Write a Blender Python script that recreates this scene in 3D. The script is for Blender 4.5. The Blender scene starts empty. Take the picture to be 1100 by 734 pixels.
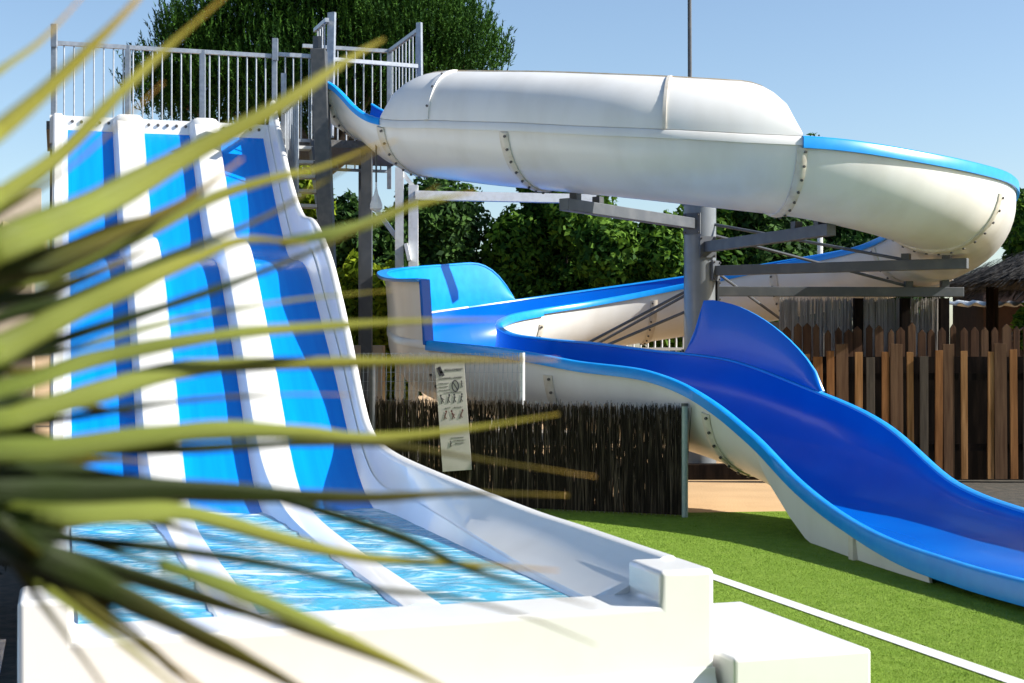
import bpy, math, random
import numpy as np
from mathutils import Vector, Matrix
random.seed(7); RNG = np.random.default_rng(7)
S = bpy.context.scene; COL = S.collection
R = math.radians
TH = R(17.5); CT, ST = math.cos(TH), math.sin(TH)
EYE = 1.7; FPX = 1550.0
def at(px, py, d):           # a point seen at photo pixel px,py standing d metres away
    return Vector(((px-550)/FPX*d, d, EYE-(py-375)/FPX*d))
def loc(X, Y, z=0.0):        # the lane slide's own ground axes -> world
    return Vector((X*CT-Y*ST, X*ST+Y*CT, z))

# ------------------------------------------------------------------ materials
def mat(name, color, rough=.5, noise=None, bump=0, bscale=30, metal=0, spec=.5, coat=0, coord='Object', stretch=None, transl=0, detail=6, rot=0, island=0):
    m = bpy.data.materials.new(name); m.use_nodes = True
    nt = m.node_tree; N = nt.nodes; L = nt.links
    b = N['Principled BSDF']; b.inputs['Base Color'].default_value = (*color, 1)
    b.inputs['Roughness'].default_value = rough; b.inputs['Metallic'].default_value = metal
    b.inputs['Specular IOR Level'].default_value = spec; b.inputs['Coat Weight'].default_value = coat
    tc = N.new('ShaderNodeTexCoord'); src = tc.outputs[coord]
    if stretch:
        mp = N.new('ShaderNodeMapping'); mp.inputs['Scale'].default_value = stretch; mp.vector_type = 'TEXTURE' if False else 'POINT'
        if rot:
            m0 = N.new('ShaderNodeMapping'); m0.inputs['Rotation'].default_value = (0,0,rot); L.new(src, m0.inputs['Vector']); src = m0.outputs[0]
        L.new(src, mp.inputs['Vector']); src = mp.outputs[0]
    if noise:
        col2, scale, lo, hi = noise
        n = N.new('ShaderNodeTexNoise'); n.inputs['Scale'].default_value = scale; n.inputs['Detail'].default_value = detail
        L.new(src, n.inputs['Vector'])
        r = N.new('ShaderNodeValToRGB'); r.color_ramp.elements[0].position = lo; r.color_ramp.elements[1].position = hi
        r.color_ramp.elements[0].color = (*color, 1); r.color_ramp.elements[1].color = (*col2, 1)
        fac = n.outputs['Fac']
        if island:
            gi = N.new('ShaderNodeNewGeometry'); mm = N.new('ShaderNodeMath'); mm.operation = 'MULTIPLY_ADD'; mm.inputs[1].default_value = island
            L.new(gi.outputs['Random Per Island'], mm.inputs[0]); ms = N.new('ShaderNodeMath'); ms.operation = 'SUBTRACT'; ms.inputs[1].default_value = island/2
            L.new(fac, ms.inputs[0]); L.new(ms.outputs[0], mm.inputs[2]); fac = mm.outputs[0]
        L.new(fac, r.inputs[0]); L.new(r.outputs[0], b.inputs['Base Color'])
    if bump:
        n2 = N.new('ShaderNodeTexNoise'); n2.inputs['Scale'].default_value = bscale; n2.inputs['Detail'].default_value = 5
        L.new(src, n2.inputs['Vector'])
        bp = N.new('ShaderNodeBump'); bp.inputs['Strength'].default_value = bump; bp.inputs['Distance'].default_value = .02
        L.new(n2.outputs['Fac'], bp.inputs['Height']); L.new(bp.outputs[0], b.inputs['Normal'])
    if transl:
        t = N.new('ShaderNodeBsdfTranslucent'); mx = N.new('ShaderNodeMixShader'); mx.inputs[0].default_value = transl
        src_c = b.inputs['Base Color'].links[0].from_socket if b.inputs['Base Color'].links else None
        if src_c: L.new(src_c, t.inputs[0])
        else: t.inputs[0].default_value = (*color, 1)
        L.new(b.outputs[0], mx.inputs[1]); L.new(t.outputs[0], mx.inputs[2])
        L.new(mx.outputs[0], N['Material Output'].inputs['Surface'])
    return m
M = {}
M['white'] = mat('white_gelcoat', (.75,.745,.72), .28, ((.69,.68,.65), 2.2, .45, .8), .04, 3, coat=.3)
M['shell'] = mat('white_shell', (.73,.725,.70), .30, ((.63,.615,.575), 1.3, .42, .8), .05, 2, coat=.12, spec=.4, stretch=(1.8,1.8,.55))
M['flange'] = mat('flange_gelcoat', (.62,.58,.50), .4, ((.47,.41,.33), 9, .45, .75))
M['stain'] = mat('edge_stain', (.55,.43,.27), .5, ((.66,.60,.5), 6, .4, .7))
M['blue'] = mat('shaded_blue_gelcoat', (.0,.11,.50), .2, ((.0,.135,.55), 1.6, .4, .75), .03, 2, spec=.28, coat=.08)  # lane paint darkened to carry the shade inside the spiral trough
M['lane'] = mat('blue_lane', (.0,.20,.70), .22, ((.0,.245,.76), 1, .35, .75), .10, 1, spec=.25, coat=.08, stretch=(14,.7,.7), rot=-TH)
M['cyan'] = mat('blue_rim', (.0,.25,.72), .3, ((.005,.29,.75), 8, .4, .7))
M['steel'] = mat('grey_painted_steel', (.075,.082,.09), .45, ((.11,.115,.12), 5, .45, .7))
M['dark'] = mat('dark_steel', (.05,.055,.06), .5, ((.085,.085,.085), 12, .4, .7))
M['galv'] = mat('galvanised_steel', (.27,.30,.34), .35, ((.38,.41,.45), 18, .35, .7), metal=.35)
M['pole'] = mat('pole_paint', (.19,.205,.215), .35, ((.15,.165,.175), 4, .4, .7), coat=.2)
M['whitem'] = mat('white_metal', (.72,.73,.72), .4, ((.6,.6,.58), 14, .45, .8))
M['bolt'] = mat('bolt_steel', (.05,.05,.055), .45, ((.12,.11,.1), 60, .4, .7))
M['green_post'] = mat('green_grey_post', (.25,.34,.32), .4, ((.33,.4,.37), 20, .4, .7))
M['reed'] = mat('brushwood', (.026,.020,.014), .85, ((.24,.185,.125), 1.0, .50, .82), .3, 40, spec=.1, stretch=(38,38,1.6))
M['cane'] = mat('split_cane', (.20,.18,.16), .8, ((.55,.51,.46), 1.0, .3, .7), .3, 40, stretch=(45,45,1.5))
M['thatch'] = mat('thatch', (.018,.018,.018), .9, ((.15,.14,.13), 1.0, .4, .75), .9, 30, spec=.1, stretch=(14,14,3))
M['woods'] = [mat('weathered_board_%s' % n, c, .75, (c2, 1.0, .35, .75), .25, 30, spec=.12, stretch=(26,26,1.7)) for n, c, c2 in
   [('orange', (.15,.062,.020), (.31,.14,.05)), ('brown', (.075,.038,.02), (.15,.085,.045)), ('grey', (.05,.04,.03), (.10,.08,.06)), ('tan', (.20,.095,.032), (.42,.22,.09)), ('umber', (.045,.022,.012), (.11,.055,.028))]]
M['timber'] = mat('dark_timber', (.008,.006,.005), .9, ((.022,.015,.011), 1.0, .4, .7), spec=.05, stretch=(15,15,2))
M['bark'] = mat('bark', (.07,.05,.035), .9, ((.16,.12,.09), 6, .4, .7), .7, 14)
M['sand'] = mat('sandy_ground', (.50,.33,.17), .9, ((.41,.265,.13), 1.1, .4, .75), .3, 40)
M['turf'] = mat('artificial_turf', (.14,.24,.022), .9, ((.19,.29,.04), 5.5, .35, .7), .8, 160, spec=.15, detail=12)
M['blade'] = mat('turf_fibre', (.17,.28,.025), .7, ((.26,.37,.06), 9, .35, .7), spec=.12, transl=.08)
M['soil'] = mat('dark_soil', (.03,.028,.02), .95, ((.07,.055,.04), 9, .4, .7), .6, 40)
M['line'] = mat('white_turf_line', (.66,.66,.64), .85, ((.60,.61,.57), 26, .4, .75), .6, 120)
M['leafA'] = mat('broad_leaf', (.022,.070,.008), .7, ((.12,.23,.022), 1.5, .38, .68), spec=.15, island=.5, transl=.3)
M['leafB'] = mat('dark_leaf', (.014,.042,.010), .7, ((.06,.13,.022), 1.3, .4, .68), spec=.15, island=.5, transl=.25)
M['leafC'] = mat('bright_leaf', (.12,.19,.012), .7, ((.28,.36,.02), 2.5, .35, .68), spec=.15, island=.5, transl=.4)
M['needle'] = mat('pine_needle', (.014,.050,.007), .75, ((.050,.125,.014), .8, .40, .68), spec=.12, island=.5, transl=.15)
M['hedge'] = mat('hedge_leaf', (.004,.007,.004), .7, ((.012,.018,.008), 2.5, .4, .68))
M['beige'] = mat('beige_render', (.52,.44,.34), .85, ((.44,.37,.28), 3, .4, .7), .2, 40)
M['tile'] = mat('roof_tile', (.50,.42,.27), .8, ((.36,.28,.16), 6, .35, .7))
M['redwall'] = mat('red_brown_wall', (.05,.024,.018), .85, ((.035,.017,.013), 8, .4, .7))
M['signw'] = mat('sign_face', (.46,.43,.38), .5, ((.37,.345,.30), 5, .4, .75))
M['ink'] = mat('sign_ink', (.03,.03,.04), .6, ((.06,.05,.05), 40, .4, .7))
M['inkred'] = mat('sign_red_ink', (.12,.03,.025), .6, ((.07,.03,.025), 30, .4, .7))
M['deck'] = mat('deck_grating', (.10,.10,.10), .7, ((.16,.155,.15), 30, .4, .7))
M['pool'] = mat('pool_water', (.20,.29,.40), .12, ((.30,.39,.48), 2, .4, .7), .15, 5)

def leaf_blade_mat(name, c0, mid, tip):
    m = bpy.data.materials.new(name); m.use_nodes = True; nt = m.node_tree; N = nt.nodes; L = nt.links
    b = N['Principled BSDF']; b.inputs['Roughness'].default_value = .5; b.inputs['Specular IOR Level'].default_value = .22
    uv = N.new('ShaderNodeUVMap'); uv.uv_map = 'UVMap'
    sp = N.new('ShaderNodeSeparateXYZ'); L.new(uv.outputs[0], sp.inputs[0])
    r = N.new('ShaderNodeValToRGB'); e = r.color_ramp.elements
    e[0].position = 0; e[0].color = (*c0,1); e[1].position = 1; e[1].color = (.44,.19,.035,1)
    for p, c in ((.40,mid), (.80,tip), (.91,(.40,.27,.03)), (.965,(.55,.32,.08))):
        k = e.new(p); k.color = (*c,1)
    ns = N.new('ShaderNodeTexNoise'); ns.inputs['Scale'].default_value = 1
    mp = N.new('ShaderNodeMapping'); mp.inputs['Scale'].default_value = (3.5, 26, 1)
    L.new(uv.outputs[0], mp.inputs[0]); L.new(mp.outputs[0], ns.inputs['Vector'])
    ad = N.new('ShaderNodeMath'); ad.operation = 'MULTIPLY_ADD'; ad.inputs[1].default_value = .42; 
    L.new(ns.outputs['Fac'], ad.inputs[0]); sb = N.new('ShaderNodeMath'); sb.operation = 'SUBTRACT'; sb.inputs[1].default_value = .21
    oi = N.new('ShaderNodeObjectInfo'); om = N.new('ShaderNodeMath'); om.operation = 'MULTIPLY_ADD'; om.inputs[1].default_value = .16; om.inputs[2].default_value = -.17
    L.new(oi.outputs['Random'], om.inputs[0]); oa = N.new('ShaderNodeMath'); L.new(sp.outputs[0], oa.inputs[0]); L.new(om.outputs[0], oa.inputs[1])
    n5 = N.new('ShaderNodeTexNoise'); n5.inputs['Scale'].default_value = 1; m5 = N.new('ShaderNodeMapping'); m5.inputs['Scale'].default_value = (1.2, 60, 1); L.new(uv.outputs[0], m5.inputs[0]); L.new(m5.outputs[0], n5.inputs['Vector'])
    b5 = N.new('ShaderNodeBump'); b5.inputs['Strength'].default_value = .6; b5.inputs['Distance'].default_value = .002; L.new(n5.outputs['Fac'], b5.inputs['Height']); L.new(b5.outputs[0], b.inputs['Normal'])
    L.new(oa.outputs[0], sb.inputs[0]); L.new(sb.outputs[0], ad.inputs[2]); L.new(ad.outputs[0], r.inputs[0])
    L.new(r.outputs[0], b.inputs['Base Color'])
    t = N.new('ShaderNodeBsdfTranslucent'); L.new(r.outputs[0], t.inputs[0])
    mx = N.new('ShaderNodeMixShader'); mx.inputs[0].default_value = .2
    L.new(b.outputs[0], mx.inputs[1]); L.new(t.outputs[0], mx.inputs[2]); L.new(mx.outputs[0], N['Material Output'].inputs['Surface'])
    return m
M['palm'] = leaf_blade_mat('palm_leaf', (.085,.12,.014), (.22,.26,.045), (.28,.26,.03))
M['palm_shade'] = leaf_blade_mat('shaded_palm_leaf', (.016,.030,.004), (.030,.050,.006), (.17,.14,.012))  # darker copy painting shade onto blades that show their underside

def water_mat():
    m = bpy.data.materials.new('splashing_water'); m.use_nodes = True; nt = m.node_tree; N = nt.nodes; L = nt.links
    N.remove(N['Principled BSDF'])
    tr = N.new('ShaderNodeBsdfTransparent'); tr.inputs[0].default_value = (.80,1,1,1)
    gl = N.new('ShaderNodeBsdfGlossy'); gl.inputs['Roughness'].default_value = .07
    fr = N.new('ShaderNodeFresnel'); fr.inputs[0].default_value = 1.2
    tc = N.new('ShaderNodeTexCoord'); mp = N.new('ShaderNodeMapping'); mp.inputs['Scale'].default_value = (7,4,4); mp.inputs['Rotation'].default_value = (0,0,R(12))
    n = N.new('ShaderNodeTexNoise'); n.inputs['Scale'].default_value = 1.6; n.inputs['Detail'].default_value = 5; n.inputs['Distortion'].default_value = 1.2
    L.new(tc.outputs['Object'], mp.inputs[0]); L.new(mp.outputs[0], n.inputs['Vector'])
    bp = N.new('ShaderNodeBump'); bp.inputs['Strength'].default_value = .5; bp.inputs['Distance'].default_value = .03
    L.new(n.outputs['Fac'], bp.inputs['Height']); L.new(bp.outputs[0], gl.inputs['Normal']); L.new(bp.outputs[0], fr.inputs['Normal'])
    mx = N.new('ShaderNodeMixShader'); L.new(fr.outputs[0], mx.inputs[0]); L.new(tr.outputs[0], mx.inputs[1]); L.new(gl.outputs[0], mx.inputs[2])
    ae = N.new('ShaderNodeBsdfDiffuse'); ae.inputs[0].default_value = (.10,.56,.80,1)
    m0 = N.new('ShaderNodeMixShader'); m0.inputs[0].default_value = .62; L.new(tr.outputs[0], m0.inputs[1]); L.new(ae.outputs[0], m0.inputs[2]); L.new(m0.outputs[0], mx.inputs[1])
    # white streaks: sky and sun glints painted in, plus foam where lanes enter
    n3 = N.new('ShaderNodeTexNoise'); n3.inputs['Scale'].default_value = 1.3; n3.inputs['Detail'].default_value = 7; n3.inputs['Roughness'].default_value = .55; n3.inputs['Distortion'].default_value = 1.3
    mp3 = N.new('ShaderNodeMapping'); mp3.inputs['Scale'].default_value = (2.4,6.5,3); mp3.inputs['Rotation'].default_value = (0,0,R(-10)); L.new(tc.outputs['Object'], mp3.inputs[0]); L.new(mp3.outputs[0], n3.inputs['Vector'])
    rm = N.new('ShaderNodeValToRGB'); rm.color_ramp.elements[0].position = .49; rm.color_ramp.elements[1].position = .74
    rm.color_ramp.elements[0].color = (.0,.0,.0,1); rm.color_ramp.elements[1].color = (.8,.8,.8,1)
    sx = N.new('ShaderNodeSeparateXYZ'); mq = N.new('ShaderNodeMapping'); mq.inputs['Rotation'].default_value = (0,0,-TH); L.new(tc.outputs['Object'], mq.inputs[0]); L.new(mq.outputs[0], sx.inputs[0])
    mr = N.new('ShaderNodeMapRange'); mr.inputs['From Min'].default_value = 11.2; mr.inputs['From Max'].default_value = 12.1; mr.inputs['To Min'].default_value = 0; mr.inputs['To Max'].default_value = .24
    L.new(sx.outputs[1], mr.inputs[0]); av = N.new('ShaderNodeMath'); L.new(n3.outputs['Fac'], av.inputs[0]); L.new(mr.outputs[0], av.inputs[1]); L.new(av.outputs[0], rm.inputs[0])
    df = N.new('ShaderNodeBsdfDiffuse'); df.inputs[0].default_value = (.78,.86,.88,1)
    m2 = N.new('ShaderNodeMixShader'); L.new(rm.outputs[0], m2.inputs[0]); L.new(mx.outputs[0], m2.inputs[1]); L.new(df.outputs[0], m2.inputs[2])
    L.new(m2.outputs[0], N['Material Output'].inputs['Surface'])
    return m
M['water'] = water_mat()

# ------------------------------------------------------------------ mesh helpers
class MB:
    def __init__(s): s.v = []; s.f = []; s.m = []
    def add(s, vs, fs, mi=0):
        o = len(s.v); s.v += [tuple(p) for p in vs]
        s.f += [tuple(i+o for i in f) for f in fs]; s.m += [mi]*len(fs); return s
    def box(s, c, size, rz=0, mi=0, rot=None):
        hx, hy, hz = size[0]/2, size[1]/2, size[2]/2
        mt = rot if rot is not None else Matrix.Rotation(rz, 3, 'Z'); c = Vector(c)
        vs = [c + mt @ Vector((x,y,z)) for z in (-hz,hz) for x,y in ((-hx,-hy),(hx,-hy),(hx,hy),(-hx,hy))]
        return s.add(vs, [(3,2,1,0),(4,5,6,7),(0,1,5,4),(1,2,6,5),(2,3,7,6),(3,0,4,7)], mi)
    def beam(s, p, q, w, h, mi=0):
        p, q = Vector(p), Vector(q); t = (q-p).normalized()
        a = t.cross(Vector((0,0,1)))
        if a.length < 1e-3: a = Vector((1,0,0))
        a.normalize(); b = a.cross(t)
        vs = [e + a*x*w/2 + b*y*h/2 for e in (p,q) for x,y in ((-1,-1),(1,-1),(1,1),(-1,1))]
        return s.add(vs, [(3,2,1,0),(4,5,6,7),(0,1,5,4),(1,2,6,5),(2,3,7,6),(3,0,4,7)], mi)
    def tube(s, p, q, r, n=10, r2=None, mi=0, caps=True):
        p, q = Vector(p), Vector(q); t = (q-p).normalized(); r2 = r if r2 is None else r2
        a = t.orthogonal().normalized(); b = t.cross(a)
        vs = [e + (a*math.cos(k*2*math.pi/n)+b*math.sin(k*2*math.pi/n))*rr for e,rr in ((p,r),(q,r2)) for k in range(n)]
        fs = [(k,(k+1)%n,n+(k+1)%n,n+k) for k in range(n)]
        if caps: fs += [tuple(range(n-1,-1,-1)), tuple(range(n,2*n))]
        return s.add(vs, fs, mi)
    def loft(s, rings, closed=True, caps=True, mis=None, mi=0):
        n = len(rings[0]); vs = [p for r in rings for p in r]; o = len(s.v); s.v += [tuple(p) for p in vs]
        kk = n if closed else n-1
        for i in range(len(rings)-1):
            for k in range(kk):
                s.f.append((o+i*n+k, o+i*n+(k+1)%n, o+(i+1)*n+(k+1)%n, o+(i+1)*n+k)); s.m.append(mis[k] if mis else mi)
        if caps and closed:
            s.f.append(tuple(o+k for k in range(n-1,-1,-1))); s.m.append(mi)
            e = o+(len(rings)-1)*n; s.f.append(tuple(e+k for k in range(n))); s.m.append(mi)
        return s
    def build(s, name, mats, parent=None, smooth=None, bevel=0, seg=2):
        me = bpy.data.meshes.new(name); base = Vector((0,0,0))
        me.from_pydata(s.v, [], s.f); 
        if not isinstance(mats, (list,tuple)): mats = [mats]
        for m in mats: me.materials.append(m)
        me.polygons.foreach_set('material_index', s.m)
        import bmesh
        bm = bmesh.new(); bm.from_mesh(me); bmesh.ops.recalc_face_normals(bm, faces=bm.faces); bm.to_mesh(me); bm.free()
        if smooth:
            me.polygons.foreach_set('use_smooth', [True]*len(me.polygons)); me.set_sharp_from_angle(angle=R(smooth))
        o = bpy.data.objects.new(name, me); COL.objects.link(o)
        if parent is not None: put(o, parent)
        if bevel:
            b = o.modifiers.new('bevel','BEVEL'); b.width = bevel; b.segments = seg; b.limit_method = 'ANGLE'; b.angle_limit = R(40)
        me.update(); return o
def put(o, parent):
    o.parent = parent
    w = parent.matrix_basis.copy() if parent.parent is None else parent.parent.matrix_basis @ parent.matrix_parent_inverse @ parent.matrix_basis
    o.matrix_parent_inverse = w.inverted()
def tag(o, label=None, cat=None, group=None, kind=None):
    if label: o['label'] = label
    if cat: o['category'] = cat
    if group: o['group'] = group
    if kind: o['kind'] = kind
    return o
def thing(name, label, cat, p=(0,0,0), rz=0, group=None):
    o = bpy.data.objects.new(name, None); COL.objects.link(o); o.location = p; o.rotation_euler = (0,0,rz); o.empty_display_size = .2
    o.matrix_basis = Matrix.Translation(Vector(p)) @ Matrix.Rotation(rz, 4, 'Z')
    return tag(o, label, cat, group)
def fastmesh(name, V, F, mats, parent=None, midx=None):
    me = bpy.data.meshes.new(name); V = np.asarray(V, np.float32); F = np.asarray(F, np.int32); k = F.shape[1]
    me.vertices.add(len(V)); me.vertices.foreach_set('co', V.ravel())
    me.loops.add(F.size); me.loops.foreach_set('vertex_index', F.ravel())
    me.polygons.add(len(F)); me.polygons.foreach_set('loop_start', np.arange(0, F.size, k, dtype=np.int32))
    for m in (mats if isinstance(mats, (list,tuple)) else [mats]): me.materials.append(m)
    if midx is not None: me.polygons.foreach_set('material_index', np.asarray(midx, np.int32))
    me.update(calc_edges=True); me.validate()
    o = bpy.data.objects.new(name, me); COL.objects.link(o)
    if parent is not None: put(o, parent)
    return o
def spline(pts, n):          # Catmull-Rom through rows of pts, n samples per span
    P = np.array(pts, float); P = np.vstack([2*P[0]-P[1], P, 2*P[-1]-P[-2]]); out = []
    for i in range(1, len(P)-2):
        for k in range(n):
            t = k/n; a, b, c, d = P[i-1], P[i], P[i+1], P[i+2]
            out.append(.5*((2*b)+(-a+c)*t+(2*a-5*b+4*c-d)*t*t+(-a+3*b-3*c+d)*t**3))
    out.append(P[-2]); return np.array(out)

# ------------------------------------------------------------------ ground
def sheet(name, pts, z, m, kind='structure'):
    o = MB().add([(x,y,z) for x,y in pts], [tuple(range(len(pts)))]).build(name, m); return tag(o, kind=kind)
g = sheet('ground', [(-300,-60),(300,-60),(300,400),(-300,400)], -.004, M['sand'])
lawn_pts = [(.6,2.2),(14,2.2),(14,15.6),(4.4,15.35),(1.9,15.0),(.2,15.45),(-2.5,15.85),(-1.6,13.0),(-.6,8.0)]
sheet('earth_strip', [(4.4,15.36),(14,15.61),(14,18.69),(3.7,18.69)], .004, M['soil'])
sheet('lawn', lawn_pts, 0.0, M['turf'])
LX0, LX1 = 4.60, 4.72
a, b, c, d = loc(LX0,3.5), loc(LX1,3.5), loc(LX1,16.2), loc(LX0,16.2)
sheet('lawn_line', [(p.x,p.y) for p in (a,b,c,d)], .006, M['line'])
sheet('dark_ground', [(-9,-9),(3.4,-9),(2.4,3.6),(-6,4.4)], .006, M['soil'])  # unseen dark ground added to cut bounce light on the palm leaves
sheet('dark_ground', [(p.x,p.y) for p in (loc(-7,3.2), loc(-.17,3.2), loc(-.17,17), loc(-7,17))], .008, M['soil'])
sheet('pool_water', [(p.x,p.y) for p in (loc(-6,4.2), loc(-.28,4.2), loc(-.28,8.9), loc(-6,8.9))], .012, M['pool'])
# turf fibres where the lawn is seen close by
n = 230000
dd = 5.8 + (15.2-5.8)*RNG.random(n)**1.25; ll = RNG.uniform(.02, .40, n)*dd*1.02
Xl = ll*CT+dd*ST; Yl = -ll*ST+dd*CT
ok = (Xl > 3.13) & ~((Xl < 3.93) & (Yl < 7.9)) & ~((Xl > LX0-.004) & (Xl < LX1+.004)) & (dd < 15.0)
dd, ll = dd[ok], ll[ok]; n = len(dd)
ang = RNG.uniform(0, 6.283, n); h = RNG.uniform(.004, .011, n); w = RNG.uniform(.0012, .0024, n)*(.6+dd/14)
V = np.zeros((n,3,3)); V[:,0,0] = ll-np.cos(ang)*w; V[:,0,1] = dd-np.sin(ang)*w; V[:,1,0] = ll+np.cos(ang)*w; V[:,1,1] = dd+np.sin(ang)*w
V[:,2,0] = ll+RNG.normal(0,.006,n); V[:,2,1] = dd+RNG.normal(0,.009,n); V[:,2,2] = h
o = fastmesh('grass', V.reshape(-1,3), np.arange(3*n).reshape(-1,3), M['blade']); tag(o, kind='stuff')

# ------------------------------------------------------------------ lane slide
FP = np.array([(5.8,.22),(9,.23),(10.6,.26),(11.4,.33),(12.0,.45),(12.45,.66),(12.95,1.03),(13.47,1.45),(14.3,2.03),(14.85,2.41),(15.2,2.58),(15.6,2.66),(16.15,2.71),(16.5,2.83),(16.9,3.10),(17.4,3.48),(18.0,3.98),(18.46,4.38)])
fs_ = spline(FP, 12)
def Fz(Y): return float(np.interp(Y, fs_[:,0], fs_[:,1]))
YS = sorted(set([round(y,3) for y in np.concatenate([np.arange(6.9,11,.25), np.arange(11,18.46,.08), [18.46]])]))
base = loc(1.45, 6.5)
SL = thing('multi_lane_slide', 'white water slide with three straight blue lanes ending in a shallow splash trough', 'water slide', base, TH)
def slide_part(name, sect, m, ys=YS, parent=SL, smooth=40, **k):
    rings = [[loc(x,y,z) for x,z in sect(y)] for y in ys]
    return MB().loft(rings).build(name, m, parent, smooth=smooth, **k)
LANES = [(.12,.656),(1.026,1.588),(1.948,2.5)]
for x0, x1 in LANES:
    slide_part('lane', lambda y: [(x0,Fz(y)),(x1,Fz(y)),(x1,Fz(y)-.05),(x0,Fz(y)-.05)], M['lane'], smooth=30)
def sm(a, b, t): t = min(1,max(0,(t-a)/(b-a))); return t*t*(3-2*t)
def divider(x0, x1):
    def sect(y):
        f = Fz(y); k = sm(11.2, 13.0, y); h = .225*k + .17*(1-k); w = x1-x0
        a = .06*k+.12*(1-k); b = .05*k+.10*(1-k)
        if y < 10.5: h += .012*sm(9.8,7.2,y)
        return [(x0-.004,f-.05),(x0-.004,f+.003),(x0+a*.35,f+h*.5),(x0+a*.8,f+h*.93),(x0+a+.03,f+h),(x1-b-.03,f+h),(x1-b*.7,f+h*.93),(x1-b*.25,f+h*.5),(x1+.004,f+.003),(x1+.004,f-.05)]
    return sect
for x0, x1 in ((.656,1.026),(1.588,1.948)):
    slide_part('divider', divider(x0,x1), M['white'], ys=[y for y in YS if y > 6.92])
WT = spline([(6.5,.615),(8.2,.615),(9.15,.635),(10.7,.74),(11.84,.84),(12.5,.99),(12.9,1.27),(13.3,1.66),(13.9,2.20),(14.5,2.65),(15.37,3.06),(16.2,3.22),(17.0,3.66),(17.9,4.36),(18.46,4.86)],12)
def wallR(y):
    f = Fz(y); k = sm(11.3, 12.7, y); f2 = sm(8.0, 12.4, y)
    top = float(np.interp(y,WT[:,0],WT[:,1]))
    sx = 2.5+.05*k+.13*(1-k); sz = k*(f+.17) + (1-k)*(.39+.15*sm(7.2,11.6,y))
    tx = 2.98*(1-f2)+2.60*f2; lip = .055*k+.09*(1-k)
    ex = 2.5; bot = k*(f-.30)
    return [(2.496,f-.05),(ex,f+.004),(ex+(sx-ex)*.6,f+(sz-f)*.40),(sx,sz),(sx+.008,sz-.012),(sx+.018,sz+.012),(sx+(tx-sx)*.55,sz+(top-sz)*.45),(tx-.015,top-.02),(tx,top),(tx+.02,top+.012),(tx+lip-.015,top+.012),(tx+lip,top),(tx+lip,bot),(tx+lip-.03,bot),(tx+lip-.04,min(top-.05,f-.06))]
slide_part('side_wall', wallR, M['white'], smooth=35)
def wallL(y):
    f = Fz(y); k = sm(11.3, 12.7, y); top = k*(f+.20)+(1-k)*max(f+.2,.62); bot = k*(f-.30)
    return [(.122,f-.05),(.12,f+.004),(.085,f+.10),(.06,top-.02),(.05,top),(-.03,top),(-.05,top-.02),(-.06,bot),(-.03,bot),(-.02,f-.06)]
slide_part('side_wall', wallL, M['white'], smooth=35)
# front end wall with raised piers
OUT = [(-.16,0),(3.10,0),(3.10,.615),(2.81,.615),(2.81,.44),(.07,.44),(.07,.625),(-.16,.625)]
MB().loft([[loc(x,y,z) for x,z in OUT] for y in (6.5,6.93)]).build('end_wall', M['white'], SL, bevel=.028, seg=4, smooth=50)
sk = []
for i in range(9):
    t = i/8*math.pi/2; sk.append((6.5-.13*(1-math.cos(t))-.006, .13*(1-math.sin(t))))
prof = sk + [(6.52,0),(6.52,.13)]
MB().loft([[loc(x,y,z) for y,z in prof] for x in (-.155,3.098)]).build('base_skirt', M['white'], SL, smooth=40)
# top board with bolt heads
mb = MB().box(loc(1.30,18.50,4.385),(2.78,.08,.34),TH)
for x0,x1 in LANES:
    for k in range(5):
        p = loc(x0+(x1-x0)*(k+.5)/5, 18.455, 4.485); q = loc(x0+(x1-x0)*(k+.5)/5, 18.44, 4.485); mb.tube(p,q,.02,8,mi=1)
mb.build('top_board', [M['white'],M['bolt']], SL, smooth=40)
for xc in (.84,1.768):
    rg = []
    for zz, r in ((4.30,.19),(4.50,.19),(4.56,.17),(4.59,.12),(4.60,.05)): rg.append([loc(xc+r*math.cos(t)*1.0, 18.44+r*.55*math.sin(t), zz) for t in np.linspace(0,2*math.pi,20,endpoint=False)])
    MB().loft(rg).build('divider_cap', M['white'], SL, smooth=50)
for y in (13.6,15.4,17.2):
    for x in (.05,2.45):
        MB().beam(loc(x,y,0),loc(x,y,Fz(y)-.05),.1,.1).build('leg', M['steel'], SL)
# water standing in the end of the lanes
nx, ny = 120, 260; xs = np.linspace(.10,2.62,nx); ys = np.linspace(6.91,12.2,ny)
X, Y = np.meshgrid(xs, ys); Z = np.full_like(X, .375)
for k in range(26):
    a_ = RNG.uniform(-1.3,1.3)+math.pi/2; wl = RNG.uniform(.12,.55); ph = RNG.uniform(0,6.28)
    Z += .0033*wl**.8*np.sin((X*math.cos(a_)+Y*math.sin(a_))*2*math.pi/wl+ph+1.1*np.sin(X*3+k))
ed = np.min(np.stack([np.abs(X-e) for e in (.12,.656,1.026,1.588,1.948)]),0)
Z = .375+(Z-.375)*(.15+.85*np.clip(ed/.14,0,1))*(.12+.88*np.clip((2.50-X)/.25,0,1)); Z += .012*np.clip((Y-10.5)/1.5,0,1)
wv = np.stack([X*CT-Y*ST, X*ST+Y*CT, Z], -1).reshape(-1,3)
idx = np.arange(nx*ny).reshape(ny,nx); wf = np.stack([idx[:-1,:-1],idx[:-1,1:],idx[1:,1:],idx[1:,:-1]],-1).reshape(-1,4)
o = fastmesh('water', wv, wf, M['water']); o.data.polygons.foreach_set('use_smooth',[True]*len(o.data.polygons)); tag(o, kind='structure')
# white step block
o = MB().box(loc(3.51,7.07,.10),(.76,1.44,.20),TH).build('step', M['white'], bevel=.02, seg=3)
tag(o, 'low white plastic step block on the lawn beside the pier of the lane slide', 'step')

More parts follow.
